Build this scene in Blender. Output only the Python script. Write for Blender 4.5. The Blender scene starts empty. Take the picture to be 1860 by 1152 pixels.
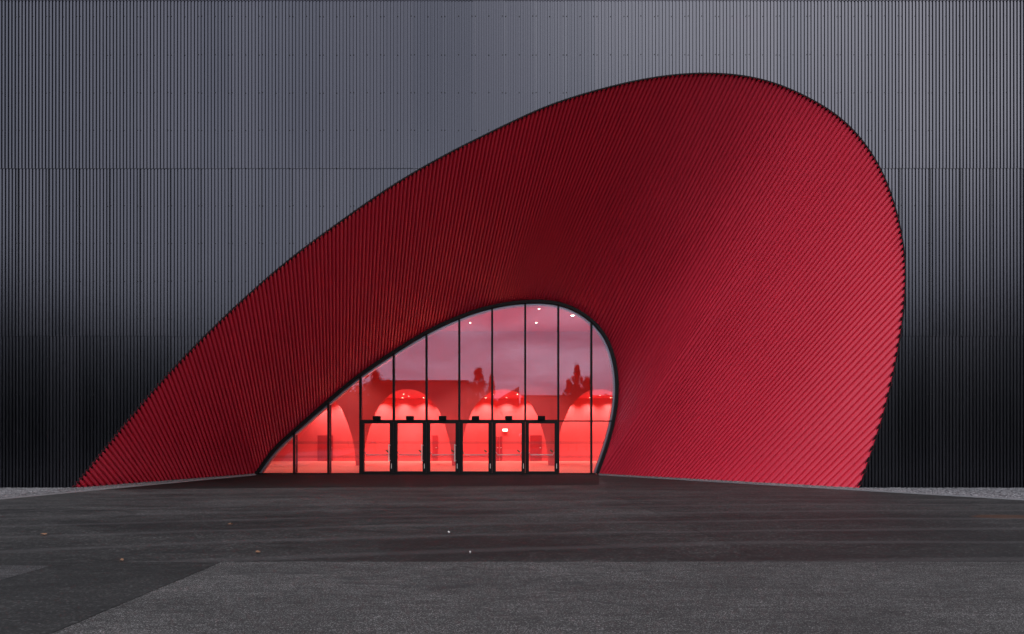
import bpy, bmesh, math, random
from mathutils import Vector, Matrix
random.seed(7)
R = math.radians
sc = bpy.context.scene
col = sc.collection

# ------------------------------------------------------------------ measures
F, CX, HY, CH = 1240.0, 930.0, 800.0, 1.58      # focal length (px), centre, horizon, eye height
DW = CH * F / 88.0                               # distance of the facade plane
DG = CH * F / 61.5                               # distance of the glass plane
def P(x, y, D): return Vector(((x - CX) * D / F, D, CH + (HY - y) * D / F))
def G(x, y): return P(x, y, CH * F / (y - HY))
def gx(x): return (x - CX) * DG / F
def gz(y): return CH + (HY - y) * DG / F

# ------------------------------------------------------------------ helpers
class MB:
    def __init__(s): s.v = []; s.f = []; s.m = []; s.sm = []
    def face(s, pts, m=0, smooth=False):
        b = len(s.v); s.v += [tuple(p) for p in pts]
        s.f.append(tuple(range(b, b + len(pts)))); s.m.append(m); s.sm.append(smooth)
    def box(s, a, b, m=0):
        x0, y0, z0 = a; x1, y1, z1 = b
        c = [(x0,y0,z0),(x1,y0,z0),(x1,y1,z0),(x0,y1,z0),(x0,y0,z1),(x1,y0,z1),(x1,y1,z1),(x0,y1,z1)]
        k = len(s.v); s.v += c
        for q in ((0,3,2,1),(4,5,6,7),(0,1,5,4),(1,2,6,5),(2,3,7,6),(3,0,4,7)):
            s.f.append(tuple(k + i for i in q)); s.m.append(m); s.sm.append(False)
    def grid(s, rows, m=0, smooth=True):
        k = len(s.v); n = len(rows[0])
        for r in rows: s.v += [tuple(p) for p in r]
        for i in range(len(rows) - 1):
            for j in range(n - 1):
                a = k + i * n + j
                s.f.append((a, a + 1, a + n + 1, a + n)); s.m.append(m); s.sm.append(smooth)
    def tube(s, pts, r, n=8, m=0):
        rows = []
        pts = [Vector(p) for p in pts]
        rr = r if isinstance(r, (list, tuple)) else [r] * len(pts)
        for i, p in enumerate(pts):
            d = (pts[min(i + 1, len(pts) - 1)] - pts[max(i - 1, 0)]).normalized()
            u = d.cross(Vector((0, 0, 1)))
            if u.length < 1e-3: u = Vector((1, 0, 0))
            u.normalize(); w = d.cross(u)
            rows.append([p + (u * math.cos(a) + w * math.sin(a)) * rr[i] for a in [2 * math.pi * k / n for k in range(n + 1)]])
        s.grid(rows, m, True)
        for row in (rows[0], rows[-1]): s.face(row[:-1], m)
    def disc(s, c, r, nrm='z', n=20, m=0):
        c = Vector(c)
        s.face([c + (Vector((math.cos(a), math.sin(a), 0)) if nrm == 'z' else Vector((math.cos(a), 0, math.sin(a)))) * r
                for a in [2 * math.pi * k / n for k in range(n)]], m)
    def prism(s, poly, y0, y1, m=0):            # poly: [(x,z)], extruded along y
        n = len(poly)
        s.face([(x, y0, z) for x, z in poly], m)
        s.face([(x, y1, z) for x, z in reversed(poly)], m)
        for i in range(n):
            (xa, za), (xb, zb) = poly[i], poly[(i + 1) % n]
            s.face([(xa, y0, za), (xa, y1, za), (xb, y1, zb), (xb, y0, zb)], m)
    def build(s, name, mats, parent=None, weld=False):
        me = bpy.data.meshes.new(name)
        me.from_pydata(s.v, [], s.f)
        for mt in (mats if isinstance(mats, (list, tuple)) else [mats]): me.materials.append(mt)
        me.polygons.foreach_set('material_index', s.m)
        me.polygons.foreach_set('use_smooth', s.sm)
        me.update()
        bm = bmesh.new(); bm.from_mesh(me)
        if weld: bmesh.ops.remove_doubles(bm, verts=bm.verts, dist=1e-5)
        if not any(s.sm): bmesh.ops.recalc_face_normals(bm, faces=bm.faces)
        bm.to_mesh(me); bm.free()
        o = bpy.data.objects.new(name, me); col.objects.link(o)
        if parent is not None: o.parent = parent
        return o
def tag(o, label=None, cat=None, group=None, kind=None):
    if label: o['label'] = label
    if cat: o['category'] = cat
    if group: o['group'] = group
    if kind: o['kind'] = kind
    return o
def empty(name, loc=(0, 0, 0)):
    o = bpy.data.objects.new(name, None); col.objects.link(o); o.location = loc; return o

def mat(name, base=(.5, .5, .5), rough=.5, metal=0., spec=.5, emis=None, estr=1.):
    m = bpy.data.materials.new(name); m.use_nodes = True
    nt = m.node_tree; b = nt.nodes['Principled BSDF']
    b.inputs['Base Color'].default_value = (*base, 1)
    b.inputs['Roughness'].default_value = rough
    b.inputs['Metallic'].default_value = metal
    b.inputs['Specular IOR Level'].default_value = spec
    if emis:
        b.inputs['Emission Color'].default_value = (*emis, 1)
        b.inputs['Emission Strength'].default_value = estr
    return m
class N:
    def __init__(s, m): s.t = m.node_tree; s.b = s.t.nodes.get('Principled BSDF')
    def n(s, typ, **k):
        x = s.t.nodes.new(typ)
        for a, v in k.items():
            if a in x.inputs.keys() if False else False: pass
            setattr(x, a, v)
        return x
    def l(s, a, b): s.t.links.new(a, b)
    def co(s):
        return s.n('ShaderNodeTexCoord').outputs['Object']
    def mapping(s, src, scale=(1, 1, 1), loc=(0, 0, 0)):
        x = s.n('ShaderNodeMapping'); x.inputs['Scale'].default_value = scale; x.inputs['Location'].default_value = loc
        s.l(src, x.inputs['Vector']); return x.outputs[0]
    def noise(s, src, scale, detail=4, rough=.55, dist=0):
        x = s.n('ShaderNodeTexNoise'); x.inputs['Scale'].default_value = scale; x.inputs['Detail'].default_value = detail
        x.inputs['Roughness'].default_value = rough; x.inputs['Distortion'].default_value = dist
        s.l(src, x.inputs['Vector']); return x.outputs['Fac']
    def voro(s, src, scale, out='Distance', feature='F1'):
        x = s.n('ShaderNodeTexVoronoi'); x.feature = feature; x.inputs['Scale'].default_value = scale
        s.l(src, x.inputs['Vector']); return x.outputs[out]
    def ramp(s, src, stops):
        x = s.n('ShaderNodeValToRGB'); e = x.color_ramp.elements
        while len(e) < len(stops): e.new(.5)
        for q, (p, c) in zip(e, stops):
            q.position = p; q.color = (*c, 1) if isinstance(c, tuple) else (c, c, c, 1)
        s.l(src, x.inputs[0]); return x.outputs[0]
    def math(s, op, a, b=0., c=None):
        x = s.n('ShaderNodeMath'); x.operation = op
        for i, v in enumerate((a, b) if c is None else (a, b, c)):
            if isinstance(v, (int, float)): x.inputs[i].default_value = v
            else: s.l(v, x.inputs[i])
        return x.outputs[0]
    def mix(s, fac, a, b, blend='MIX'):
        x = s.n('ShaderNodeMix'); x.data_type = 'RGBA'; x.blend_type = blend
        for i, v in ((0, fac), (6, a), (7, b)):
            if isinstance(v, (int, float)): x.inputs[i].default_value = v
            elif isinstance(v, tuple): x.inputs[i].default_value = (*v, 1)
            else: s.l(v, x.inputs[i])
        return x.outputs[2]
    def bump(s, h, strength=.5, dist=.01):
        x = s.n('ShaderNodeBump'); x.inputs['Strength'].default_value = strength; x.inputs['Distance'].default_value = dist
        s.l(h, x.inputs['Height']); s.l(x.outputs[0], s.b.inputs['Normal'])

# ------------------------------------------------------------------ materials
PITCH = 1 / 9.0
X0 = (474 - CX) * DW / F                         # x of one sheet joint
SHEET = 55.2 * DW / F
PITCH = SHEET / 9
def m_cladding():
    m = mat('black_cladding', (.018, .020, .024), .36, 0, .5); k = N(m)
    c = k.co()
    sx = k.n('ShaderNodeSeparateXYZ'); k.l(c, sx.inputs[0])
    sid = k.math('FLOOR', k.math('DIVIDE', k.math('SUBTRACT', sx.outputs[0], X0), SHEET))
    cid = k.math('FLOOR', k.math('DIVIDE', k.math('ADD', sx.outputs[2], .44), 5.46))
    cm = k.n('ShaderNodeCombineXYZ'); k.l(sid, cm.inputs[0]); k.l(cid, cm.inputs[1])
    wn = k.n('ShaderNodeTexWhiteNoise'); wn.noise_dimensions = '3D'; k.l(cm.outputs[0], wn.inputs['Vector'])
    st = k.noise(k.mapping(c, (9, 9, .18)), 1.0, 3)
    k.l(k.mix(k.math('MULTIPLY', wn.outputs['Value'], .5), (.076, .079, .094), (.098, .098, .114)), k.b.inputs['Base Color'])
    rr = k.math('ADD', k.math('MULTIPLY', wn.outputs['Value'], .03), k.math('MULTIPLY', st, .08))
    k.l(k.math('ADD', rr, .17), k.b.inputs['Roughness'])
    k.b.inputs['Metallic'].default_value = 1.0
    return m
def m_red():
    m = mat('red_cladding', (.72, .02, .05), .28, 0, .5); k = N(m); c = k.co()
    n = k.noise(c, .35, 4)
    k.l(k.ramp(n, [(.3, (.76, .036, .078)), (.7, (.81, .042, .088))]), k.b.inputs['Base Color'])
    k.l(k.ramp(k.noise(c, 2.5, 3), [(.3, .34), (.7, .44)]), k.b.inputs['Roughness'])
    return m
def asphalt(name, lo, hi, spk, scale, rough, bump, stain=False):
    m = mat(name, lo, rough, 0, .14); k = N(m); c = k.co()
    big = k.noise(k.mapping(c, (.22, .55, 1)), 1.0, 6, .6, .6)
    mid = k.noise(k.mapping(c, (1.1, 2.4, 1)), 1.0, 6, .72)
    fine = k.noise(c, scale, 3, .7)
    v = k.voro(c, scale * 1.3, 'Color'); 
    sp = k.n('ShaderNodeSeparateColor'); k.l(v, sp.inputs[0])
    f = k.math('ADD', k.math('MULTIPLY', big, .65), k.math('MULTIPLY', mid, .35))
    colr = k.mix(k.ramp(f, [(.41, 0.), (.60, 1.)]), lo, hi)
    g = k.math('MULTIPLY', k.math('SUBTRACT', fine, .5), spk * 2.2)
    g2 = k.math('MULTIPLY', k.math('SUBTRACT', k.math('POWER', sp.outputs[0], 7.), .125), spk * 3.2)
    t = k.math('ADD', k.math('ADD', g, g2), 1.)
    cc = k.n('ShaderNodeVectorMath'); cc.operation = 'SCALE'; k.l(colr, cc.inputs[0]); k.l(t, cc.inputs['Scale'])
    out = cc.outputs[0]
    # worn scabs and hairline crazing, a few hand-widths across
    wn_ = k.noise(k.mapping(c, (1.5, 5.5, 1), (2, 5, 0)), 1.6, 8, .74, .8)
    vm0 = k.n('ShaderNodeVectorMath'); vm0.operation = 'SCALE'; k.l(out, vm0.inputs[0])
    k.l(k.ramp(wn_, [(.34, .66), (.50, 1.), (.66, 1.34)]), vm0.inputs['Scale']); out = vm0.outputs[0]
    cr = k.n('ShaderNodeTexVoronoi'); cr.feature = 'DISTANCE_TO_EDGE'; cr.inputs['Scale'].default_value = .42
    wob_ = k.n('ShaderNodeTexNoise'); wob_.inputs['Scale'].default_value = 1.4; wob_.inputs['Detail'].default_value = 6; k.l(c, wob_.inputs['Vector'])
    vm1 = k.n('ShaderNodeVectorMath'); vm1.operation = 'MULTIPLY_ADD'; k.l(wob_.outputs['Color'], vm1.inputs[0]); vm1.inputs[1].default_value = (1.6, 1.6, 0); k.l(c, vm1.inputs[2])
    k.l(vm1.outputs[0], cr.inputs['Vector'])
    gate = k.ramp(k.noise(c, .22, 2), [(.50, 0.), (.58, 1.)])
    crk = k.math('MULTIPLY', k.ramp(cr.outputs['Distance'], [(.002, 1.), (.009, 0.)]), gate)
    out = k.mix(k.math('MULTIPLY', crk, .55), out, (.012, .012, .012))
    # dark blotches (oil, scuffs)
    bl = k.ramp(k.noise(k.mapping(c, (.9, 3.2, 1), (4, 9, 0)), .8, 4, .6, 1.2), [(.60, 0.), (.68, 1.)])
    out = k.mix(k.math('MULTIPLY', bl, .55), out, (.020, .021, .022))
    if stain:
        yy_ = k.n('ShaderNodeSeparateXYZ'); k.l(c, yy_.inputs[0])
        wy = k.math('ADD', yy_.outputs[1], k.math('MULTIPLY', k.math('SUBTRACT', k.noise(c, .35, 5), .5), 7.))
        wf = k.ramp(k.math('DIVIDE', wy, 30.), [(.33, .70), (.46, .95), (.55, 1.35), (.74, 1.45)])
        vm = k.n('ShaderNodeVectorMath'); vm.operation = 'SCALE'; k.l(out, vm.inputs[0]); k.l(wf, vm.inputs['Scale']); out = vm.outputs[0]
        # rusty brown stain lying on the asphalt at the far right
        s = k.n('ShaderNodeSeparateXYZ'); k.l(c, s.inputs[0])
        p = G(1825, 939)
        ex = k.math('DIVIDE', k.math('SUBTRACT', s.outputs[0], p.x), .75)
        ey = k.math('DIVIDE', k.math('SUBTRACT', s.outputs[1], k.math('ADD', p.y, 0.)), .42)
        r2 = k.math('ADD', k.math('MULTIPLY', ex, ex), k.math('MULTIPLY', ey, ey))
        r2 = k.math('ADD', r2, k.math('MULTIPLY', k.math('SUBTRACT', k.noise(c, 2.4, 4), .5), 1.6))
        out = k.mix(k.ramp(r2, [(.55, .75), (1., 0.)]), out, (.055, .026, .015))
        # tyre scuffs: long thin pale and dark arcs
        w = k.n('ShaderNodeTexWave'); w.wave_type = 'RINGS'; w.rings_direction = 'SPHERICAL'
        w.inputs['Scale'].default_value = .21; w.inputs['Distortion'].default_value = 2.5; w.inputs['Detail'].default_value = 3
        k.l(k.mapping(c, (.6, 1, 1), (-6, 11, 0)), w.inputs['Vector'])
        out = k.mix(k.math('MULTIPLY', k.ramp(w.outputs['Fac'], [(.86, 0.), (.99, 1.)]), .22), out, (.085, .080, .082))
    k.l(out, k.b.inputs['Base Color'])
    k.l(k.ramp(f, [(.3, rough - .08), (.7, rough + .08)]), k.b.inputs['Roughness'])
    h = k.math('ADD', fine, k.math('MULTIPLY', sp.outputs[1], .5))
    k.bump(h, bump, .006)
    return m
def m_gravel():
    m = mat('gravel', (.2, .2, .2), .9); k = N(m); c = k.co()
    v = k.voro(c, 22, 'Color'); s = k.n('ShaderNodeSeparateColor'); k.l(v, s.inputs[0])
    k.l(k.ramp(s.outputs[0], [(0., (.07, .07, .075)), (.5, (.16, .16, .17)), (1., (.32, .31, .32))]), k.b.inputs['Base Color'])
    k.bump(k.voro(c, 22), 1., .03)
    return m
def m_glass():
    m = bpy.data.materials.new('coated_glass'); m.use_nodes = True; k = N(m); t = k.t
    t.nodes.remove(k.b)
    tr = k.n('ShaderNodeBsdfTransparent'); tr.inputs[0].default_value = (.93, .94, .95, 1)
    gl = k.n('ShaderNodeBsdfGlossy'); gl.inputs['Roughness'].default_value = .0; gl.inputs[0].default_value = (.78, .74, 1, 1)
    fr = k.n('ShaderNodeFresnel'); fr.inputs[0].default_value = 1.5
    fac = k.math('ADD', k.math('MULTIPLY', fr.outputs[0], .72), .045)
    mx = k.n('ShaderNodeMixShader'); k.l(fac, mx.inputs[0]); k.l(tr.outputs[0], mx.inputs[1]); k.l(gl.outputs[0], mx.inputs[2])
    k.l(mx.outputs[0], t.nodes['Material Output'].inputs[0])
    return m
def m_dots():
    m = mat('marking_dots', (.20, .05, .06), .6); k = N(m); c = k.co()
    x = k.n('ShaderNodeSeparateXYZ'); k.l(c, x.inputs[0])
    a = k.math('GREATER_THAN', k.math('FRACT', k.math('MULTIPLY', x.outputs[0], 20.)), .45)
    b = k.math('GREATER_THAN', k.math('FRACT', k.math('MULTIPLY', x.outputs[2], 25.)), .40)
    k.l(k.math('MULTIPLY', k.math('MULTIPLY', a, b), .75), k.b.inputs['Alpha'])
    return m
def m_wallpaint(name, a, b, rough=.6):
    m = mat(name, a, rough); k = N(m); c = k.co()
    k.l(k.ramp(k.noise(c, .6, 5), [(.3, a), (.7, b)]), k.b.inputs['Base Color'])
    k.bump(k.noise(c, 60, 2), .08, .004)
    return m
M = dict(
    clad=m_cladding(), red=m_red(),
    seam=mat('flat_black', (.008, .008, .009), .8, 0, .15),
    edge_glint=mat('joint_edge_glint', (.085, .088, .10), .3, 1.),
    joint=mat('filled_joint', (.014, .0135, .014), .8),
    screw=mat('screw_head', (.010, .010, .011), .7),
    asph=asphalt('smooth_dark_asphalt', (.015, .0149, .0149), (.040, .0390, .0386), .60, 26, .70, .25, True),
    asph2=asphalt('right_yard_asphalt', (.016, .0157, .0158), (.030, .0292, .0290), .60, 26, .72, .25, True),
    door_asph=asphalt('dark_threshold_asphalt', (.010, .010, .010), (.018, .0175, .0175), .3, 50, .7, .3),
    rough=asphalt('coarse_asphalt', (.043, .0418, .0415), (.064, .0618, .0612), 1.1, 105, .85, .9),
    patch=asphalt('patched_asphalt', (.014, .014, .014), (.022, .0218, .0217), .55, 40, .78, .3),
    patch2=asphalt('worn_asphalt', (.032, .031, .032), (.045, .043, .044), .6, 70, .75, .4),
    gravel=m_gravel(),
    kerb=mat('steel_edging', (.30, .30, .31), .5, .3),
    glass=m_glass(),
    frame=mat('black_frame', (.006, .006, .007), .5, 0, .2),
    inframe=mat('grey_inner_frame', (.25, .26, .32), .3, .6),
    steel=mat('brushed_steel', (.80, .78, .75), .45, .35),
    inred=m_wallpaint('red_painted_wall', (.76, .088, .092), (.80, .10, .102)),
    inceil=m_wallpaint('red_painted_ceiling', (.70, .060, .085), (.74, .068, .095)),
    infloor=mat('red_floor', (.86, .22, .17), .35),
    indoor=mat('dark_red_door', (.42, .020, .028), .5),
    lamp=mat('lamp_glow', (1, 1, 1), .5, emis=(1., .86, .62), estr=30),
    sign=mat('sign_glow', (1, 1, 1), .5, emis=(1., .93, .75), estr=3.0),
    green=mat('green_sticker', (.03, .16, .05), .5),
    frost=m_dots(),
    conc=m_wallpaint('grey_render', (.060, .058, .055), (.085, .082, .078), .85),
    roof=mat('dark_roofing', (.05, .045, .045), .9),
    bark=mat('bark', (.05, .04, .032), .9),
    leaf=mat('foliage', (.022, .034, .014), .7),
    leaf2=mat('far_foliage', (.020, .026, .014), .8),
    hullm=mat('hall_hull', (.02, .02, .022), .7),
    dry=mat('dry_leaf', (.17, .085, .045), .8),
    stone=mat('pale_stone', (.55, .54, .52), .8),
    win=mat('dark_window', (.02, .022, .026), .12),
)

# ------------------------------------------------------------------ curves
def catmull(pts, n=14):
    out = []
    q = [2 * Vector(pts[0]) - Vector(pts[1])] + [Vector(p) for p in pts] + [2 * Vector(pts[-1]) - Vector(pts[-2])]
    for i in range(1, len(q) - 2):
        p0, p1, p2, p3 = q[i - 1:i + 3]
        t0 = 0; t1 = t0 + (p1 - p0).length ** .5; t2 = t1 + (p2 - p1).length ** .5; t3 = t2 + (p3 - p2).length ** .5
        for j in range(n):
            t = t1 + (t2 - t1) * j / n
            a1 = p0 * ((t1 - t) / (t1 - t0)) + p1 * ((t - t0) / (t1 - t0))
            a2 = p1 * ((t2 - t) / (t2 - t1)) + p2 * ((t - t1) / (t2 - t1))
            a3 = p2 * ((t3 - t) / (t3 - t2)) + p3 * ((t - t2) / (t3 - t2))
            b1 = a1 * ((t2 - t) / (t2 - t0)) + a2 * ((t - t0) / (t2 - t0))
            b2 = a2 * ((t3 - t) / (t3 - t1)) + a3 * ((t - t1) / (t3 - t1))
            out.append(b1 * ((t2 - t) / (t2 - t1)) + b2 * ((t - t1) / (t2 - t1)))
    out.append(q[-2]); return out
OUT = [(134,888),(185.6,824),(249,747),(290,700),(334,652),(400,586),(458,532),(521.5,477.5),(577,435),(651.5,381.5),
       (700,348),(748.6,318),(816.6,280),(905,236),(1000,193),(1073,170),(1146,151.3),(1219,139.6),(1291.6,136),
       (1364.5,143.5),(1410,155),(1453,174.3),(1518.7,212),(1557,250),(1591.7,299),(1614,349),(1627.5,395),(1637.8,445),(1642,486),
       (1641.5,522),(1637.8,571),(1629,635),(1620.8,676),(1611,720),(1599,765),(1584,812),(1570,853),(1558.5,888)]
INN = [(464,861.5),(497.5,816),(532,784),(585,737),(647.5,685),(710,642),(772.5,604),(833,575.5),(892.5,556.5),
       (955,547.5),(1011,550),(1048.7,564),(1080,586.5),(1105,620),(1117.5,660),(1122,697),(1119,745),(1111,785),(1098.7,826),(1086,861.5)]
def fair(c, n, it):
    s = [0]
    for a, b in zip(c, c[1:]): s.append(s[-1] + (b - a).length)
    out = []; j = 0
    for i in range(n + 1):
        t = s[-1] * i / n
        while j < len(s) - 2 and s[j + 1] < t: j += 1
        out.append(c[j].lerp(c[j + 1], (t - s[j]) / (s[j + 1] - s[j])))
    for q in range(it * 2):
        l = .5 if q % 2 == 0 else -.52
        new = [p.copy() for p in out]
        for i in range(1, n): new[i] = out[i] + ((out[i - 1] + out[i + 1]) / 2 - out[i]) * l
        out = new
    return catmull(out, 4)
outc = fair(catmull([(x, y, 0) for x, y in OUT]), 90, 14)
innc = fair(catmull([(x, y, 0) for x, y in INN]), 60, 8)
gl0, gl1 = Vector((134, 888, 0)), Vector((464, 861.5, 0))
gr0, gr1 = Vector((1086, 861.5, 0)), Vector((1558.5, 888, 0))
endc = [gl0.lerp(gl1, i / 60) for i in range(60)] + innc + [gr0.lerp(gr1, i / 60) for i in range(1, 61)]
def cum(c):
    s = [0]
    for a, b in zip(c, c[1:]): s.append(s[-1] + (b - a).length)
    return s
so, se = cum(outc), cum(endc)
def at(c, s, t):
    t = max(0, min(s[-1], t)); lo, hi = 0, len(s) - 1
    while hi - lo > 1:
        m = (lo + hi) // 2
        if s[m] <= t: lo = m
        else: hi = m
    d = s[hi] - s[lo]
    return c[lo].lerp(c[hi], (t - s[lo]) / d if d else 0)
def near(c, s, p):
    p = Vector((p[0], p[1], 0)); i = min(range(len(c)), key=lambda k: (c[k] - p).length); return s[i]
PAIRS = [((200,806),(255,878)),((271,717),(343,871)),((330,656),(404,866)),((388,597),(457,862)),((500,495),(536,781)),
         ((610,411),(610,714)),((720,335),(697,651)),((830,273),(778,601)),((1000,193),(902,554)),((1140,152),(977,547)),
         ((1250,137),(1047,563)),((1330,139),(1096,606)),((1430,164),(1122,697)),((1480,188),(1113,780)),((1530,220),(1087,861)),
         ((1590,296),(1150,865)),((1625,385),(1213,869)),((1642,486),(1282,873)),((1638,571),(1347,876)),((1620,678),(1425,880)),
         ((1599,766),(1483,884)),((1575,838),(1527,886))]
tx = [0] + [near(outc, so, a) for a, b in PAIRS] + [so[-1]]
ty = [0] + [near(endc, se, b) for a, b in PAIRS] + [se[-1]]
def pchip(x, y):
    n = len(x); h = [x[i+1]-x[i] for i in range(n-1)]; d = [(y[i+1]-y[i])/h[i] for i in range(n-1)]
    m = [d[0]] + [0 if d[i-1]*d[i] <= 0 else 2*d[i-1]*d[i]/(d[i-1]+d[i]) for i in range(1, n-1)] + [d[-1]]
    def f(t):
        i = 0
        while i < n - 2 and t > x[i+1]: i += 1
        u = (t - x[i]) / h[i]
        return (2*u**3-3*u*u+1)*y[i] + (u**3-2*u*u+u)*h[i]*m[i] + (-2*u**3+3*u*u)*y[i+1] + (u**3-u*u)*h[i]*m[i+1]
    return f
emap = pchip(tx, ty)
s_i0, s_i1 = se[60], se[60 + len(innc) - 1]
def O3(t): p = at(outc, so, t); return P(p.x, p.y, DW)
def E3(t):
    s = emap(t); p = at(endc, se, s)
    return P(p.x, p.y, DG) if s_i0 <= s <= s_i1 else G(p.x, p.y)
outer3 = [P(p.x, p.y, DW) for p in outc]
inner3 = [P(p.x, p.y, DG) for p in innc]

# ------------------------------------------------------------------ the hall
hall = empty('exhibition_hall', (0, DW, 0))
tag(hall, 'black corrugated metal hall with a huge curved red entrance cut into its facade', 'building')
hall_inv = Matrix.Translation((0, -DW, 0))
def hb(mb, name, mats, parent=None, weld=False):
    """build in world coordinates, parented to the hall"""
    o = mb.build(name, mats, parent if parent is not None else hall, weld)
    o.matrix_parent_inverse = hall_inv
    return o
def hsub(mb, name, mats, parent, weld=False):
    return mb.build(name, mats, parent, weld)

# corrugated facade with the opening cut out of it
xs_top = max(range(len(outer3)), key=lambda i: outer3[i].x)
up = outer3[:xs_top + 1]; dn = outer3[xs_top:]
XL, XR, XM = outer3[0].x, outer3[-1].x, outer3[xs_top].x
def zint(c, x):
    for a, b in zip(c, c[1:]):
        if min(a.x, b.x) <= x <= max(a.x, b.x) and a.x != b.x: return a.z + (b.z - a.z) * (x - a.x) / (b.x - a.x)
    return None
def hole(x):
    if x <= XL or x >= XM: return None
    zh = zint(up, x); zl = zint(dn, x) if x > XR else -.3
    return (zl if zl is not None else zh, zh)
WX0, WX1, WTOP = -27., 27., 17.6
AMP = .018
KN = [(0., 1), (.30, 1), (.42, -1), (.78, -1), (.90, 1)]   # crest, flank, valley, flank
STEP = 5
ncol = int((WX1 - WX0) / PITCH * STEP)
seams = [-.3, 5.03, 10.50, 15.97, WTOP]
def prof(x):
    ph = ((x - X0) / PITCH + 1e-6) % 1.0
    for (a, v), (b, w_) in zip(KN, KN[1:] + [(1., 1)]):
        if a <= ph <= b: return -AMP * (v + (w_ - v) * (ph - a) / (b - a))
    return 0
wall = MB()
xs = [X0 + (k - int((X0 - WX0) / PITCH) + KN[j][0]) * PITCH for k in range(int((WX1 - WX0) / PITCH)) for j in range(5)]
rnd = {}
for ci in range(4):
    z0, z1 = seams[ci] - (.06 if ci else 0), seams[ci + 1]
    for a, b in zip(xs, xs[1:]):
        mid = (a + b) / 2
        sid = math.floor((mid - X0) / SHEET)
        if (sid, ci) not in rnd: rnd[(sid, ci)] = (random.uniform(-.003, .003), random.uniform(-.004, .004), random.uniform(-.004,.004))
        off, sl, zr = rnd[(sid, ci)]
        def yy(x, z):
            u = (x - X0) / SHEET - sid
            e = .0025 * max(0., 1 - u * 9 / .8)          # lapped rib at the sheet joint stands proud
            return DW + prof(x) - .010 * ci + off + sl * (u - .5) - e - .008 * (1 - (z - z0) / (z1 - z0))
        pieces = []
        ha, hb_ = hole(a), hole(b)
        zlo = z0 + (zr if ci else 0)
        if ha is None and hb_ is None: pieces.append((zlo, zlo, z1, z1))
        else:
            if ha is None: ha = ((hb_[0] + hb_[1]) / 2,) * 2 if a > XR else (-.3, -.3)
            if hb_ is None: hb_ = ((ha[0] + ha[1]) / 2,) * 2
            lo_a, lo_b, hi_a, hi_b = ha[0], hb_[0], ha[1], hb_[1]
            ta, tb = max(zlo, min(z1, hi_a)), max(zlo, min(z1, hi_b))
            if ta < z1 or tb < z1: pieces.append((ta, tb, z1, z1))
            ba, bb = max(zlo, min(z1, lo_a)), max(zlo, min(z1, lo_b))
            if ba > zlo or bb > zlo: pieces.append((zlo, zlo, ba, bb))
        for (p0, p1, q0, q1) in pieces:
            wall.face([(a, yy(a, p0), p0), (b, yy(b, p1), p1), (b, yy(b, q1), q1), (a, yy(a, q0), q0)], 0, False)
# screws
rows = [CH + (HY - y) * DW / F for y in (30, 100, 169, 237, 306, 374, 442, 511, 579, 648, 716, 785, 853)]
k0 = int((WX0 - X0) / SHEET) + 1
for zz in rows:
    ci = 0 if zz < seams[1] else 1 if zz < seams[2] else 2 if zz < seams[3] else 3
    for k in range(k0, int((WX1 - X0) / SHEET)):
        for rib in (.5, 4.5, 8.5):
            x = X0 + k * SHEET + rib * PITCH
            h = hole(x)
            if h and h[0] - .1 < zz < h[1] + .12: continue
            r = .016
            y = DW - .010 * ci - .005 + AMP - .012
            c = Vector((x, y, zz + random.uniform(-.012, .012)))
            wall.face([c + Vector((math.cos(q * math.pi / 3) * r, 0, math.sin(q * math.pi / 3) * r)) for q in range(6)], 1)
# paler metal strip down lower sheet joints, painting in the bright lapped rib edge
for k in range(k0, int((WX1 - X0) / SHEET)):
    x = X0 + k * SHEET + .15 * PITCH
    for ci in (0, 1):
        z0, z1 = seams[ci], seams[ci + 1] - .07
        h = hole(x)
        for a_, b_ in ([(z0, z1)] if not h else [(z0, min(z1, h[0] - .06)), (max(z0, h[1] + .06), z1)]):
            if b_ - a_ > .1:
                y = DW - AMP - .010 * ci - .0145
                wall.box((x - .008, y, a_), (x + .008, y + .006, b_), 2)
hb(wall, 'wall_cladding', [M['clad'], M['screw'], M['edge_glint']])

# hull: side walls, back wall, roof behind the cladding
hull = MB()
BK = 60.
hull.box((WX0, DW + .15, -.3), (WX0 + .3, BK, WTOP - .05))
hull.box((WX1 - .3, DW + .15, -.3), (WX1, BK, WTOP - .05))
hull.box((WX0 + .3, BK - .3, -.3), (WX1 - .3, BK, WTOP - .05))
hb(hull, 'side_wall', M['hullm'])
rf = MB(); rf.box((WX0 - .05, DW - .12, WTOP - .04), (WX1 + .05, BK + .1, WTOP + .25))
hb(rf, 'roof', M['hullm'])

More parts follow.
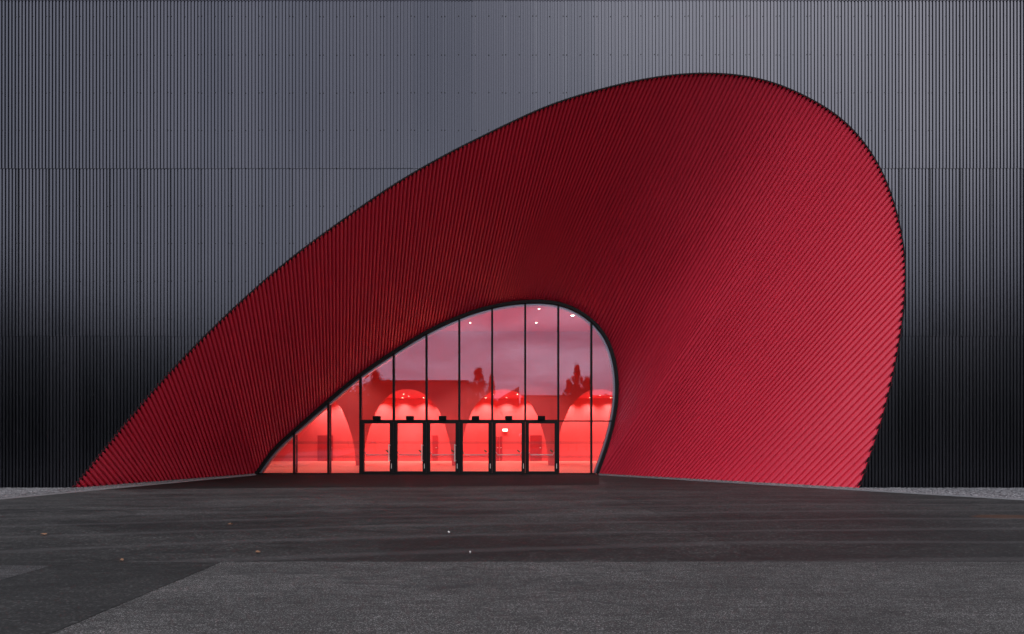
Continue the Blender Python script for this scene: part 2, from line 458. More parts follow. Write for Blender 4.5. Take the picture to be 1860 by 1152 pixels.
# red ruled surface
nfine = 9000; NR = 36
Lo = so[-1]
ph = 0.; samples = []
RP = .145
prevO, prevE = O3(0), E3(0)
samples.append((0., 0.))
sub = 12; nxt = 1 / sub
for i in range(1, nfine + 1):
    t = Lo * i / nfine
    o, e = O3(t), E3(t)
    r = (e - o)
    if r.length < .05: r = Vector((-.3, 1, -.6))
    r.normalize()
    d = o - prevO
    w = (d - r * d.dot(r)).length
    u_ = max(0., min(1., (i / nfine - .80) / .12)); ph += w / (RP * (1 + .28 * u_ * u_ * (3 - 2 * u_)))
    while ph >= nxt:
        samples.append((t, nxt)); nxt += 1 / sub
    prevO, prevE = o, e
nominal = []
base = []
for t, p in samples:
    o, e = O3(t), E3(t)
    base.append([o.lerp(e, j / NR) for j in range(NR + 1)])
rows_ = []
RA = .036
nb = len(base)
for i in range(nb):
    row = []
    a, b = base[max(0, i - 5)], base[min(nb - 1, i + 5)]
    full = base[i][-1] - base[i][0]
    L = full.length
    d = math.cos(2 * math.pi * samples[i][1]) * RA
    # slightly squared wave: flat crests, narrow grooves
    c_ = math.cos(2 * math.pi * samples[i][1]); d = RA * max(-1.3, min(.55 + .12 * c_, c_ * 2.4 + .85))
    dirn = full.normalized() if L > .02 else Vector((-.3, 1, -.6)).normalized()
    for j in range(NR + 1):
        tan = b[j] - a[j]
        n = dirn.cross(tan)
        if n.length < 1e-6: n = Vector((0, -1, 0))
        n.normalize()
        if j == 0 and i == nb // 2: pass
        p = base[i][j] + n * d
        
        if j == NR: p = p + dirn * .06
        if j == 0: row.append(Vector((p.x, DW - .070, p.z)))
        row.append(p)
    rows_.append(row)
red = MB(); red.grid(rows_, 0, False)
hb(red, 'entrance_cladding', M['red'])
print('ribs', samples[-1][1])

# black strip drawn for the shadow gap round the outer edge of the opening
def offs(c, d):
    out = []
    for i, p in enumerate(c):
        t = (c[min(i + 1, len(c) - 1)] - c[max(0, i - 1)]); n = Vector((-t.z, 0, t.x)).normalized()
        out.append(p + n * d)
    return out
def ring(mb, c, d0, d1, y0, y1, m=0):
    a, b = offs(c, d0), offs(c, d1)
    rows = [[(p.x, y0, p.z) for p in b], [(p.x, y0, p.z) for p in a], [(p.x, y1, p.z) for p in a], [(p.x, y1, p.z) for p in b], [(p.x, y0, p.z) for p in b]]
    for r0, r1 in zip(rows, rows[1:]): mb.grid([r0, r1], m, False)
gap_shade = MB(); ring(gap_shade, outer3, -.006, .036, DW - .064, DW + .12)
hb(gap_shade, 'edge_shadow_strip', M['seam'])

# ------------------------------------------------------------------ glazed front
GYF = DG - .14                                   # front face of the frame
glz = MB()
ring(glz, inner3, -.115, .015, DG - .20, DG + .10)
xl, xr = inner3[0].x, inner3[-1].x
glz.box((xl + .2, DG - .14, -.02), (xr - .12, DG + .12, .055))
glazing = hb(glz, 'entrance_glazing', M['frame'])
inr = MB(); ring(inr, inner3, -.205, -.127, DG - .02, DG + .30); hsub(inr, 'inner_frame', M['inframe'], glazing)
ins = offs(inner3, -.11)
itop = max(range(len(ins)), key=lambda i: ins[i].x)
iup, idn = ins[:itop + 1], ins[itop:]
def ztop(x):
    return zint(iup, x)
def zbot(x):
    return zint(idn, x)
MULL = [535, 597, 655, 715.3, 774.8, 834.3, 894, 954, 1014, 1074]
TZ = gz(765)
fins = {535: .34, 597: .34, 655: .16}
for i, mx in enumerate(MULL):
    x = gx(mx); z1 = ztop(x)
    mb = MB(); lower = 0 if (i < 3 or i > 7) else TZ
    dpt = .34 if i < 2 else .16
    # front edge faces the yard, the fin runs into the foyer
    mb.box((x - .045, DG - .10, lower + .056), (x + .045, DG - .10 + dpt + .1, z1 + .04))
    hsub(mb, 'mullion', M['frame'], glazing)
tr = MB()
xe = gx(1112)
tr.box((gx(655) + .05, DG - .11, TZ - .05), (gx(1014) - .05, DG + .12, TZ + .055))
tr.box((gx(1014) + .05, DG - .085, TZ - .028), (gx(1074) - .05, DG + .08, TZ + .028))
tr.box((gx(1074) + .05, DG - .085, TZ - .028), (xe, DG + .08, TZ + .028))
hsub(tr, 'transom', M['frame'], glazing)
# panes, cut to the curve
def pane(xa, xb, zlo):
    n = 16; top = []
    zs0 = zlo
    pts = []
    for k in range(n + 1):
        x = xa + (xb - xa) * k / n
        z = ztop(x)
        if z is None: continue
        pts.append((x, z))
    poly = []
    bots = [(x, max(zlo, zbot(x) if zbot(x) is not None and x > ins[-1].x else zlo)) for x, z in pts]
    for (x, z), (_, b) in zip(pts, bots):
        if z > b: poly.append((x, z))
    if len(poly) < 2: return None
    keep = [q for q, (x, z) in zip(bots, pts) if z > q[1]]
    poly = [keep[0]] + poly + list(reversed(keep))[:-1] if True else poly
    return poly
edges = [ins[0].x + .03] + [gx(m) for m in MULL] + [ins[itop].x - .002]
def add_pane(poly):
    mb = MB(); mb.prism(poly, DG - .014, DG + .014); hsub(mb, 'pane', M['glass'], glazing)
for i in range(len(edges) - 1):
    xa, xb = edges[i] + .046, edges[i + 1] - (.046 if i < len(edges) - 2 else 0)
    if i == 0: xa = edges[0] + .02
    if i <= 2: add_pane(pane(xa, xb, .056))
    elif 3 <= i <= 8: add_pane(pane(xa, xb, TZ + .056))
    else:
        p = pane(xa, xb, TZ + .029)
        add_pane(p)
        # lower pane under the transom
        if i == 9: add_pane([(xa, .056), (xa, TZ - .029), (xb, TZ - .029), (xb, .056)])
        else:
            zs = [.056 + (TZ - .085) * k / 10 for k in range(11)]
            def xat(z):
                for a, b in zip(idn, idn[1:]):
                    if min(a.z, b.z) <= z <= max(a.z, b.z): return a.x + (b.x - a.x) * (z - a.z) / (b.z - a.z)
                return idn[-1].x
            add_pane([(xa, .056), (xa, TZ - .029)] + [(xat(z), z) for z in reversed(zs)])
# dotted marking strips on the side panes
def strip(xa, xb, zc, parent):
    mb = MB(); mb.box((xa, DG - .0175, zc - .06), (xb, DG - .0160, zc + .06)); hsub(mb, 'marking_strip', M['frost'], parent)
def xat2(z):
    for a, b in zip(idn, idn[1:]):
        if min(a.z, b.z) <= z <= max(a.z, b.z): return a.x + (b.x - a.x) * (z - a.z) / (b.z - a.z)
for zc in (gz(804), gz(830)):
    for i in (0, 1, 2, 9, 10):
        xa, xb = edges[i] + .05, edges[i + 1] - .05
        if i == 0:
            while xa < xb and ztop(xa) < zc + .12: xa += .02
            if xa > xb - .1: continue
        if i == 10: xb = xat2(zc - .06) - .03
        strip(xa, xb, zc, glazing)

# doors
def door(i):
    xa, xb = gx(MULL[2 + i]), gx(MULL[3 + i])
    zt = TZ - .052
    fr = MB()
    fr.box((xa + .004, DG - .13, 0), (xa + .17, DG + .10, zt))       # jamb and stile
    fr.box((xb - .17, DG - .13, 0), (xb - .004, DG + .10, zt))
    fr.box((xa + .17, DG - .125, zt - .06), (xb - .17, DG + .09, zt))
    fr.box((xa + .17, DG - .125, .057), (xb - .17, DG + .09, .13))
    d = hb(fr, 'door', M['frame'])
    if i == 4: d['label'] = 'door beneath the lit exit sign seen through its glass'
    g = MB(); g.box((xa + .17, DG - .014, .13), (xb - .17, DG + .014, zt - .06)); hsub(g, 'pane', M['glass'], d)
    pb = MB(); z = gz(826.5)
    pts = [(xa + .15, DG + .10, z + .13), (xa + .19, DG + .17, z + .10), (xa + .25, DG + .19, z), (xb - .25, DG + .19, z), (xb - .19, DG + .17, z + .10), (xb - .15, DG + .10, z + .13)]
    pb.tube(pts, .024, 8); hsub(pb, 'push_bar', M['steel'], d)
    if i in (0, 1, 2):
        h = MB(); hx = xb - .20
        h.tube([(hx, DG - .20, gz(838.5)), (hx, DG - .20, gz(807))], .026, 8)
        for zz in (gz(836.5), gz(809)): h.tube([(hx, DG - .20, zz), (hx + .06, DG - .12, zz)], .014, 8)
        hsub(h, 'handle', M['steel'], d)
    lk = MB(); hx = xb - .085
    lk.box((hx - .012, DG - .142, gz(851)), (hx + .012, DG - .131, gz(842)))
    hsub(lk, 'floor_bolt', M['steel'], d)
    ar = MB(); ax, az = xb - .30, gz(820)
    c, s = math.cos(R(-45)), math.sin(R(-45))
    sh = [(-.10, .03), (0, .03), (0, .065), (.075, 0), (0, -.065), (0, -.03), (-.10, -.03)]
    ar.prism([(ax + u * c - v * s, az + u * s + v * c) for u, v in sh], DG + .016, DG + .019)
    hsub(ar, 'arrow_sticker', M['green'], d)
    for zc in (gz(804), gz(830)): strip(xa + .172, xb - .172, zc, d)
    cl = MB(); cx = gx([685.5, 745.5, 804.5, 864, 924, 983][i])
    cl.box((cx - .17, DG - .27, TZ + .057), (cx + .17, DG - .02, TZ + .23))
    cl.box((cx - .15, DG - .29, TZ + .08), (cx + .15, DG - .27, TZ + .21))
    hsub(cl, 'door_sensor', M['seam'], d)
for i in range(6): door(i)

# ------------------------------------------------------------------ foyer
D1, D2, IH, BH = 42.6, 51.6, 8.37, 4.70
IX0, IX1 = -21., 13.
ii = MB()
ii.box((IX0, DG + .13, -.10), (IX1, D2 + .3, -.004 + .012)); hb(ii, 'foyer_floor', M['infloor'])
ii = MB(); ii.box((IX0, DG + .45, IH), (IX1, D1 + .0, IH + .3)); hb(ii, 'foyer_ceiling', M['inceil'])
for xs_ in (IX0 - .3, IX1):
    ii = MB(); ii.box((xs_, DG + .3, .01), (xs_ + .3, D1, IH)); hb(ii, 'foyer_side_wall', M['inred'])
# inside of the front wall around the opening
fw = MB()
oc = offs(inner3, .07)
ringp = [(p.x, p.z) for p in oc]
# polygon strips between the opening and the room's outline
nx = 60
otop = max(range(len(oc)), key=lambda i: oc[i].x); oup, odn = oc[:otop + 1], oc[otop:]
bounds = sorted(set([IX0, IX1, oc[0].x, oc[-1].x, oc[otop].x - 1e-4] + [oc[0].x + (oc[otop].x - oc[0].x) * k / nx for k in range(nx)]))
for a, b in zip(bounds, bounds[1:]):
    m_ = (a + b) / 2
    if m_ < oc[0].x or m_ > oc[otop].x:
        fw.prism([(a, .01), (b, .01), (b, IH + .3), (a, IH + .3)], DG + .13, DG + .44)
    else:
        za, zb = zint(oup, a + 1e-5) or .01, zint(oup, b - 1e-5) or .01
        fw.prism([(a, za), (b, zb), (b, IH + .3), (a, IH + .3)], DG + .13, DG + .44)
        if m_ > oc[-1].x:
            la, lb = zint(odn, a + 1e-5) or .01, zint(odn, b - 1e-5) or za
            if lb > .012: fw.prism([(a, .01), (b, .01), (b, lb), (a, la)], DG + .13, DG + .44)
hb(fw, 'front_inner_wall', M['inframe'])
# arch wall
S1 = F / D1
AR = [(0, 707), (12, 708.3), (21, 711), (32, 717.5), (41, 725.5), (53, 739), (60.5, 754), (68, 773), (74.5, 795), (79, 817), (81, 847)]
arch = [(dx / S1, max(.01, CH + (HY - y) / S1)) for dx, y in AR]
arch[-1] = (arch[-1][0], .01)
prof_ = catmull([(a, 0, z) for a, z in arch], 4)
half = [(p.x, p.z) for p in prof_]
aw = MB()
cents = [(c - CX) / S1 for c in (390, 565, 740, 915, 1089, 1264)]
TH = .22
pitch2 = 174.6 / S1 / 2
for c in cents:
    L_ = c - pitch2; R_ = c + pitch2
    for sgn in (-1, 1):
        for (a0, z0), (a1, z1) in zip(half, half[1:]):
            xa, xb = c + sgn * a0, c + sgn * a1
            for y in (D1, D1 + TH): aw.face([(xa, y, z0), (xb, y, z1), (xb, y, IH), (xa, y, IH)])
            aw.face([(xa, D1, z0), (xb, D1, z1), (xb, D1 + TH, z1), (xa, D1 + TH, z0)])
        xe_ = c + sgn * half[-1][0]; xq = c + sgn * pitch2
        for y in (D1, D1 + TH): aw.face([(xe_, y, .01), (xq, y, .01), (xq, y, IH), (xe_, y, IH)])
hb(aw, 'arch_wall', M['inred'])
bw = MB(); bw.box((IX0, D2, .01), (IX1, D2 + .3, BH + .3)); back = hb(bw, 'back_wall', M['inred'])
bc = MB(); bc.box((IX0, D1 + TH + .002, BH + .06), (IX1, D2, BH + .4)); hb(bc, 'back_room_ceiling', M['inceil'])
S2 = F / D2
def bx2(x): return (x - CX) / S2
for xa, xb, yt in ((577, 605, 791), (785.5, 795.5, 791), (963, 984, 791), (901, 906.5, 793), (908, 912.5, 793)):
    dd = MB(); zt = CH + (HY - yt) / S2
    dd.box((bx2(xa), D2 - .05, .012), (bx2(xb), D2 - .002, zt))
    dd.box((bx2(xb) - .16, D2 - .10, 1.0), (bx2(xb) - .06, D2 - .05, 1.05), 1)
    hsub(dd, 'inner_door' if xb - xa > 8 else 'door_panel', [M['indoor'], M['steel']], back)

# foyer lights
def downlight(x, y, z, power, label, size=.06, blend=.5, cone=120, aim=None, grp=None, colr=(1., .85, .74)):
    o = empty('downlight', (x, y, z))
    tag(o, label, 'ceiling light', grp)
    h = MB(); h.tube([(0, 0, -.012), (0, 0, -.001)], size * 1.35, 16); h.build('housing', M['steel'], o)
    e = MB(); e.disc((0, 0, -.014), size); e.build('bulb', M['lamp'], o)
    ld = bpy.data.lights.new('spot', 'SPOT'); ld.energy = power; ld.spot_size = R(cone); ld.spot_blend = blend
    ld.shadow_soft_size = size; ld.color = colr
    lo = bpy.data.objects.new('spot', ld); col.objects.link(lo); lo.parent = o; lo.location = (0, 0, -.03)
    if aim: lo.rotation_euler = aim
    return o
def fx(px, py, hh):
    D = (hh - CH) * F / (HY - py); return ((px - CX) * D / F, D)
FL = [((854, 586), 'small downlight in the foyer ceiling, leftmost of the four lit ones behind the glass'),
      ((979, 561), 'small downlight near the top of the glass, just left of the bright starry one'),
      ((974, 586), 'small downlight between the two middle mullions, lower of the pair there')]
for (q, lb) in FL:
    x, y = fx(q[0], q[1], IH); downlight(x, y, IH, 800, lb, .05, cone=94)
x, y = fx(1040, 573, IH); downlight(x, y, IH, 800, 'brightest starry downlight at the upper right of the glass', .09, cone=94)
for (a, b) in ((-15., 38.), (-10.5, 40.), (-11., 37.4), (-5.5, 38.5), (8., 38.)):  # unseen downlights added to light the foyer
    downlight(a, b, IH, 800, 'unseen downlight added to light the red foyer, hidden by the glass rim', .07, cone=94, grp='added foyer downlights above the glass rim')
n_ = 0
for k in range(-10, 7):
    x = 1.15 + k * 1.55
    downlight(x, D2 - .75, BH + .06, 470, 'small wall washing downlight along the back wall, seen through the arches', .05, cone=114, aim=(R(10), 0, 0), grp='wall washing downlights', blend=1.)
for k, (px, py) in enumerate([(733, 716), (742.5, 720), (752, 724.5), (896, 716), (940, 716), (937, 725), (1090, 718)]):
    x, y = fx(px, py, BH + .06); downlight(x, y, BH + .06, 560, 'small downlight in the low ceiling behind the arches', .04, cone=110, grp='downlights behind the arches')
for a in (-16.5, -11.5, 9.):
    downlight(a, 47., BH + .06, 560, 'small downlight in the low ceiling behind the arches', .06, cone=110, grp='downlights behind the arches')
# exit sign
es = empty('exit_sign', (0, 0, 0)); tag(es, 'small glowing white exit sign on the far foyer wall', 'sign')
ex, ez = bx2(917.5), CH + (HY - 781.5) / S2
es.location = (ex, D2 - .05, ez)
mb = MB(); mb.box((-.20, -.05, -.11), (.20, .048, .11)); mb.build('case', M['steel'], es)
mb = MB(); mb.box((-.18, -.056, -.09), (.18, -.051, .09)); mb.build('light_panel', M['sign'], es)

# ------------------------------------------------------------------ ground
def sheet(pts, z, name, m, kind='structure'):
    mb = MB(); mb.face([(x, y, z) for x, y in pts]); o = mb.build(name, m); tag(o, kind=kind); return o
g = MB(); g.face([(-500, -500, 0), (500, -500, 0), (500, 500, 0), (-500, 500, 0)])
# the yard
yard = g.build('yard', M['asph']); tag(yard, kind='structure')
def wob(a, b, n, amp, seed):
    rr = random.Random(seed); out = []
    f = [(rr.uniform(.4, 3), rr.uniform(0, 6), rr.uniform(.3, 1)) for _ in range(5)]
    for i in range(n + 1):
        t = i / n; x = a[0] + (b[0] - a[0]) * t; y = a[1] + (b[1] - a[1]) * t
        s = sum(w * math.sin(q * x * 1.9 + p) for q, p, w in f) / 3 + rr.uniform(-.25, .25)
        out.append((x, y + s * amp))
    return out
def g2(x, y): p = G(x, y); return (p.x, p.y)
e1 = g2(405, 1021); e2 = g2(1860, 1021)
far = wob((e1[0], e1[1]), (60, e2[1]), 900, .035, 3)
sheet([(e1[0], -60), (60, -60)] + far[::-1], .004, 'coarse_asphalt', M['rough'])
a = g2(118, 1152); b = g2(402, 1021.5)
dx, dy = a[0] - b[0], a[1] - b[1]
dirv = (dx / dy, 1.)
# left of the oblique joint: coarse wedge under, dark patch beside it
l0 = (b[0] + dirv[0] * (-30 - b[1]), -30)
sheet([l0, (e1[0] + .0005, -60), (e1[0] + .0005, e1[1] - .02)] + [(b[0], b[1])] + wob(b, a, 60, .012, 5)[1:], .0045, 'coarse_wedge', M['rough'])
far2 = wob((-40, G(0, 1028).y), (b[0], b[1]), 500, .03, 8)
p1 = g2(0, 1055); p2 = g2(95, 1028)
sheet([l0, (b[0], b[1])] + far2[::-1][1:] + [(-40, -30)], .0032, 'asphalt_patch', M['patch'])
sheet([(p1[0], p1[1]), (p2[0], p2[1]), (-14, p2[1] + .03), (-14, p1[1] - 1.8)], .006, 'worn_asphalt', M['patch2'])
rp = [g2(1101, 878), g2(1098, 890), g2(1125, 902), g2(1165, 921), g2(1225, 945), g2(1290, 975), g2(1400, 1023)]
sheet([g2(1086, 864)] + rp + [(40, G(0, 1023).y), (40, G(0, 864).y - 3)], .0020, 'yard_repair', M['asph2'])
dp = wob(g2(190, 889.5), g2(1088, 881), 200, .05, 12)
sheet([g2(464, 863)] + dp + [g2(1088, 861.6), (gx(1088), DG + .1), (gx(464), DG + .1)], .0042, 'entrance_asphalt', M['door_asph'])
# joint and crack lines
def ribbon(pix, w, name):
    pts = catmull([G(x, y) for x, y in pix], 8); mb = MB()
    rows = [[], []]
    for i, p in enumerate(pts):
        t = (pts[min(i + 1, len(pts) - 1)] - pts[max(i - 1, 0)]).normalized(); n = Vector((-t.y, t.x, 0))
        ww = w * random.uniform(.4, 1.2)
        rows[0].append((p + n * ww).to_tuple()[:2] + (.0075,)); rows[1].append((p - n * ww).to_tuple()[:2] + (.0075,))
    mb.grid(rows, 0, False); o = mb.build(name, M['joint']); tag(o, kind='structure')
ribbon([(1093, 868), (1100, 884), (1098, 890), (1125, 902), (1165, 921), (1225, 945), (1290, 975)], .008, 'asphalt_joint')
ribbon([(640, 930), (672, 918), (685, 908), (684, 893)], .010, 'asphalt_joint')
ribbon([(300, 905), (345, 898), (400, 893)], .010, 'asphalt_joint')
ribbon([(0, 1026), (120, 1026.5), (250, 1026), (400, 1022.5)], .008, 'asphalt_joint')
ribbon([(405, 1020.5), (700, 1020), (900, 1021), (1150, 1020), (1500, 1021), (1860, 1021.5)], .008, 'asphalt_joint')
# gravel margins
def gravel(poly_lo, poly_hi, name, n=420, m=46):
    mb = MB(); rows = []
    for j in range(m + 1):
        v = j / m; row = []
        for i in range(n + 1):
            u = i / n
            a_ = Vector(poly_lo[0]).lerp(Vector(poly_lo[1]), u); b_ = Vector(poly_hi[0]).lerp(Vector(poly_hi[1]), u)
            p = a_.lerp(b_, v)
            row.append((p.x + random.uniform(-.012, .012), p.y + random.uniform(-.012, .012), .012 + random.uniform(0, .035) * (1 if 0 < j else .2)))
        rows.append(row)
    mb.grid(rows, 0, False); o = mb.build(name, M['gravel']); tag(o, kind='structure')
kl1, kl2 = G(0, 907.5), G(464, 863.5)
kr1, kr2 = G(1088, 863.5), G(1860, 909)
ext = lambda a, b, x: a + (b - a) * ((x - a.x) / (b.x - a.x))
L0 = ext(kl1, kl2, -27); R1 = ext(kr2, kr1, 27)
wl = outer3[0]; wr = outer3[-1]
kmL = ext(kl1, kl2, wl.x)
kmR = ext(kr2, kr1, wr.x)
yw = DW + .03
gravel([(L0.x, L0.y, 0), (kmL.x, kmL.y, 0)], [(L0.x, yw, 0), (wl.x, yw, 0)], 'gravel_bed', 700, 60)
gravel([(kmL.x, kmL.y, 0), (kl2.x, kl2.y, 0)], [(wl.x, yw, 0), (inner3[0].x, DG, 0)], 'gravel_bed', 260, 24)
gravel([(kmR.x, kmR.y, 0), (R1.x, R1.y, 0)], [(wr.x, yw, 0), (R1.x, yw, 0)], 'gravel_bed', 700, 60)
gravel([(kr1.x, kr1.y, 0), (kmR.x, kmR.y, 0)], [(inner3[-1].x, DG, 0), (wr.x, yw, 0)], 'gravel_bed', 260, 20)
kb = MB()
for a_, b_ in ((L0, kl2), (kr1, R1)):
    t = (b_ - a_).normalized(); n = Vector((-t.y, t.x, 0)) * .02
    q = [a_ + n, a_ - n, b_ - n, b_ + n]
    kb.face([(p.x, p.y, .034) for p in q])
    for i in range(4):
        p, r_ = q[i], q[(i + 1) % 4]; kb.face([(p.x, p.y, 0), (r_.x, r_.y, 0), (r_.x, r_.y, .034), (p.x, p.y, .034)])
o = kb.build('kerb_strip', M['kerb']); tag(o, kind='structure')

# little things on the asphalt
def bit(name, px, py, r, m, label, cat, n=7):
    p = G(px, py); mb = MB(); rr = random.Random(px)
    ptsb = []
    for k in range(n):
        q = 2 * math.pi * k / n; rad = r * rr.uniform(.6, 1.2); ptsb.append((rad * math.cos(q), rad * math.sin(q) * .7, rr.uniform(.006, .03)))
    top = (0, 0, .035)
    for k in range(n): mb.face([ptsb[k], ptsb[(k + 1) % n], top])
    mb.face([(x, y, .001) for x, y, z in reversed(ptsb)])
    o = mb.build(name, m); o.location = (p.x, p.y, .008); tag(o, label, cat)
bit('fallen_leaf', 80, 973, .055, M['dry'], 'dry orange leaf on dark asphalt at the far left of the yard', 'leaf')
bit('fallen_leaf', 221, 1020, .035, M['dry'], 'dry leaf beside the joint above the dark asphalt patch', 'leaf')
bit('fallen_leaf', 419, 954, .05, M['dry'], 'dry leaf on dark asphalt in front of the red wall foot', 'leaf')
bit('fallen_leaf', 468, 1005, .035, M['dry'], 'dry leaf just behind the coarse asphalt, left of the doors', 'leaf')
bit('pebble', 815, 969, .022, M['stone'], 'small white pebble on dark asphalt in front of the doors', 'stone')
bit('pebble', 854, 1006, .013, M['stone'], 'tiny white pebble near the edge of the coarse asphalt', 'stone')

# ------------------------------------------------------------------ across the yard (mirrored in the glass)
def mir(px, py, Rr):
    D = 2 * DG + Rr; return (px - CX) * D / F, -Rr, CH + (HY - py) * D / F
def block(name, pxa, pxb, py, Rr, depth, label, slant=None, win=True):
    xa, y, z = mir(pxa, py, Rr); xb = mir(pxb, py, Rr)[0]
    r_ = empty(name, ((xa + xb) / 2, y, 0)); tag(r_, label, 'building')
    w = (xb - xa) / 2; mb = MB()
    if slant:
        mb2 = [(-w, 0), (w, 0), (w, z), (-w, z * slant)]; mb.prism(mb2, 0, -depth)
    else: mb.box((-w, -depth, 0), (w, 0, z - .3))
    wl_ = mb.build('wall', M['conc'], r_)
    if not slant:
        mb = MB(); mb.box((-w - .3, -depth - .3, z - .3), (w + .3, .3, z)); mb.build('roof', M['roof'], r_)
    if win:
        n = int(2 * w / 5)
        for k in range(n):
            for zz in ([1.2, 5.] if z > 8 else [1.2]):
                if zz + 1.8 > z * (slant or 1) - .5: continue
                mb = MB(); cx = -w + (k + .5) * 2 * w / n
                mb.box((cx - 1.2, .0, zz), (cx + 1.2, .04, zz + 1.7)); mb.build('window', M['win'], r_)
    return r_
block('warehouse', 688, 848, 691, 60, 30, 'grey flat roofed warehouse across the yard, mirrored left of the middle panes')
block('office_block', -900, 632, 712, 75, 20, 'long low grey block far across the yard, mirrored at the left')
block('workshop', 905, 943, 702, 62, 14, 'small workshop with a slanting roof, mirrored above the middle doors', slant=.80, win=False)
block('storage_hall', 950, 2800, 718, 90, 25, 'long low storage hall far across the yard, mirrored at the right')
def tree(name, px, py, Rr, w, label, kind=0, seed=1):
    rr = random.Random(seed)
    x, y, H = mir(px, py, Rr)
    r_ = empty(name, (x, y, 0)); tag(r_, label, 'tree')
    t = MB(); t.tube([(0, 0, 0), (.05, 0, H * .3), (-.04, .03, H * .6), (0, 0, H * .93)], [.22, .17, .10, .03], 8)
    cl = []
    for k in range(34):
        q = (k + .5) / 34; z = H * (.16 + .80 * q)
        rad = 1.7 * w * (math.sin(math.pi * min(1, .15 + q * .80)) ** .8) * (1.05 - .55 * q) * rr.uniform(.55, 1.1)
        a_ = k * 2.4 + rr.uniform(-.4, .4)
        c = Vector((rad * .75 * math.cos(a_), rad * .75 * math.sin(a_), z)); cl.append((c, max(.3, w * .42 * (1.1 - q * .75))))
        t.tube([(0, 0, z - rad * .5), c * .6 + Vector((0, 0, z * .4 - rad * .1)), c], [.06, .035, .012], 5)
    cl.append((Vector((0, 0, H - .35)), .35))
    f = MB()
    for k in range(180):
        q = rr.random() ** .85; a_ = k * 2.4
        R0 = w * 1.3 * (math.sin(math.pi * min(1, .14 + q * .80)) ** .7) * (1.15 - .85 * q) * rr.uniform(.12, 1.15)
        c = Vector((R0 * math.cos(a_), R0 * math.sin(a_), H * (.12 + .85 * q)))
        if k == 0: c = Vector((0, 0, H - .5))
        sg = w * rr.uniform(.06, .14) * (1.1 - .6 * q)
        t.tube([(0, 0, max(.2, c.z - R0 * .7)), c], [.035, .012], 4)
        for _ in range(80):
            p = c + Vector((rr.gauss(0, sg), rr.gauss(0, sg), rr.gauss(0, sg * 1.6))); s = rr.uniform(.05, .12)
            u = Vector((rr.gauss(0, 1), rr.gauss(0, 1), rr.gauss(0, 1))).normalized(); v = u.cross(Vector((rr.gauss(0, 1), rr.gauss(0, 1), rr.gauss(0, 1)))).normalized()
            f.face([p - u * s, p + v * s * .6, p + u * s, p - v * s * .6])
    t.build('trunk', M['bark'], r_)
    f.build('crown', M['leaf'] if kind == 0 else M['leaf2'], r_)
    return r_
tree('poplar_tree', 869, 666, 38, 2.3, 'tall pointed tree mirrored above the third door', 0, 3)
tree('poplar_tree', 1048, 661, 38, 2.0, 'tall pointed tree mirrored in the right panes', 0, 9)
tree('poplar_tree', 1033, 688, 40, 1.7, 'shorter bushy tree left of the pointed tree mirrored at right', 0, 12)
tree('poplar_tree', 1066, 684, 41, 2.0, 'round shouldered tree right of the pointed tree mirrored at right', 0, 15)
tree('poplar_tree', 893, 680, 43, 1.3, 'slim tree between the tall tree and the slant roofed workshop', 0, 21)
tree('poplar_tree', 683, 671, 36, 2.6, 'broad tree mirrored at the left end of the warehouse', 0, 28)
tree('poplar_tree', 705, 688, 38, 1.8, 'small tree in front of the warehouse wall, mirrored at left', 0, 33)
# off-camera tree belt, added and raised at the sides to darken facade reflections
wd = MB(); rr = random.Random(5)
for k in range(260):
    a_ = R(174) + R(192) * k / 259 + rr.uniform(-.01, .01)
    Rd = 105 + rr.uniform(-9, 9); c = Vector((Rd * math.cos(a_), Rd * math.sin(a_), 0)); side = min(1, abs(a_ - R(270)) / R(30)); Rd -= 25 * max(0, min(1, (abs(a_ - R(270)) - R(20)) / R(30))); c = Vector((Rd * math.cos(a_), Rd * math.sin(a_), 0)); H = rr.uniform(9, 12.) + 11 * max(0, side - .45) * 1.8 * rr.uniform(.8, 1.1)
    for j in range(170):
        p = c + Vector((rr.gauss(0, 2.6), rr.gauss(0, 2.0), H * rr.random() ** .8)); s = rr.uniform(.3, .8)
        u = Vector((rr.gauss(0, 1), rr.gauss(0, 1), rr.gauss(0, 1))).normalized(); v = u.cross(Vector((rr.gauss(0, 1), rr.gauss(0, 1), rr.gauss(0, 1)))).normalized()
        wd.face([p - u * s, p + v * s, p + u * s, p - v * s])
o = wd.build('added_tree_belt', M['leaf2']); tag(o, 'far belt of trees added behind the camera to darken the facade reflections', None, None, 'stuff')

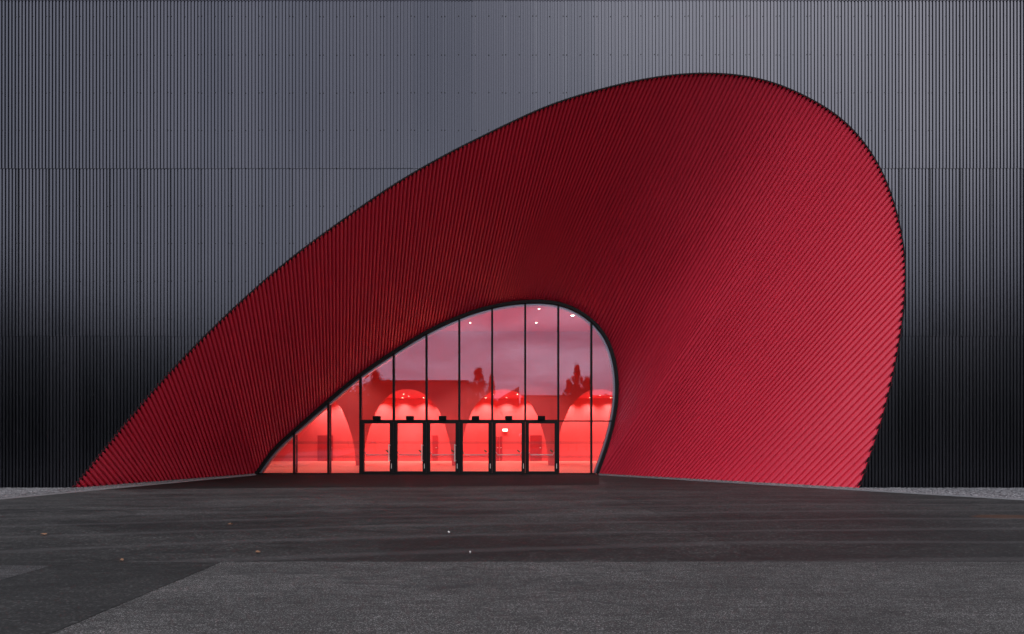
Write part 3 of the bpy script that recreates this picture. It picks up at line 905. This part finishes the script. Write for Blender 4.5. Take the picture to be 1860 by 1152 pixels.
# ------------------------------------------------------------------ light
w = bpy.data.worlds.new('World'); sc.world = w; w.use_nodes = True
k = N(w); t = w.node_tree; bg = t.nodes['Background']
SUN_EL, SUN_AZ = R(42), R(145)
sky = k.n('ShaderNodeTexSky'); sky.sky_type = 'NISHITA'; sky.sun_disc = False; sky.sun_elevation = SUN_EL; sky.sun_rotation = SUN_AZ
sky.air_density = 1.2; sky.dust_density = 3.; sky.ozone_density = 3.
gen = k.n('ShaderNodeTexCoord').outputs['Generated']
sz = k.n('ShaderNodeSeparateXYZ'); k.l(gen, sz.inputs[0])
cn = k.noise(k.mapping(gen, (1.3, 1.3, 4.2), (.3, .1, 0)), 4.2, 7, .58, .5)
# overcast deck: grey-violet clouds, lighter gaps; values are radiances before the strength
cloud = k.ramp(cn, [(.36, (10.0, 10.0, 11.8)), (.50, (15.2, 15.3, 16.8)), (.64, (22., 22.3, 23.4)) ])
cloudx = k.n('ShaderNodeVectorMath'); cloudx.operation = 'SCALE'; k.l(cloud, cloudx.inputs[0])
zc_ = k.math('MAXIMUM', sz.outputs[2], 0.)
lift = k.math('ADD', .80, k.math('MULTIPLY', zc_, k.math('SUBTRACT', 1.25, k.math('MULTIPLY', zc_, 1.32)))); k.l(lift, cloudx.inputs['Scale'])
mixd = k.mix(.86, sky.outputs[0], cloudx.outputs[0])
k.l(mixd, bg.inputs[0]); bg.inputs[1].default_value = .10
sl = bpy.data.lights.new('sun', 'SUN'); sl.energy = .7; sl.angle = R(50); sl.color = (1, .95, .88)
so_ = bpy.data.objects.new('sun', sl); col.objects.link(so_)
# thin overcast: weak wide sun behind the camera and to the right
dv = Vector((math.cos(SUN_EL) * .574, -math.cos(SUN_EL) * .819, math.sin(SUN_EL)))
so_.rotation_euler = dv.to_track_quat('Z', 'Y').to_euler(); so_.location = dv * 60

# ------------------------------------------------------------------ camera
cd = bpy.data.cameras.new('camera'); cam = bpy.data.objects.new('camera', cd); col.objects.link(cam)
cd.sensor_width = 36; cd.lens = F / 1860 * 36; cd.shift_y = (HY - 576) / 1860
cam.location = (0, 0, CH); cam.rotation_euler = (R(90), 0, 0)
cd.clip_end = 2000; cd.clip_start = .05
sc.camera = cam
vs = sc.view_settings; vs.view_transform = 'Standard'; vs.look = 'None'; vs.exposure = 0; vs.gamma = 1
sc.cycles.transparent_max_bounces = 16; sc.cycles.max_bounces = 10; sc.cycles.diffuse_bounces = 5; sc.cycles.glossy_bounces = 5
sc.cycles.sample_clamp_indirect = 3
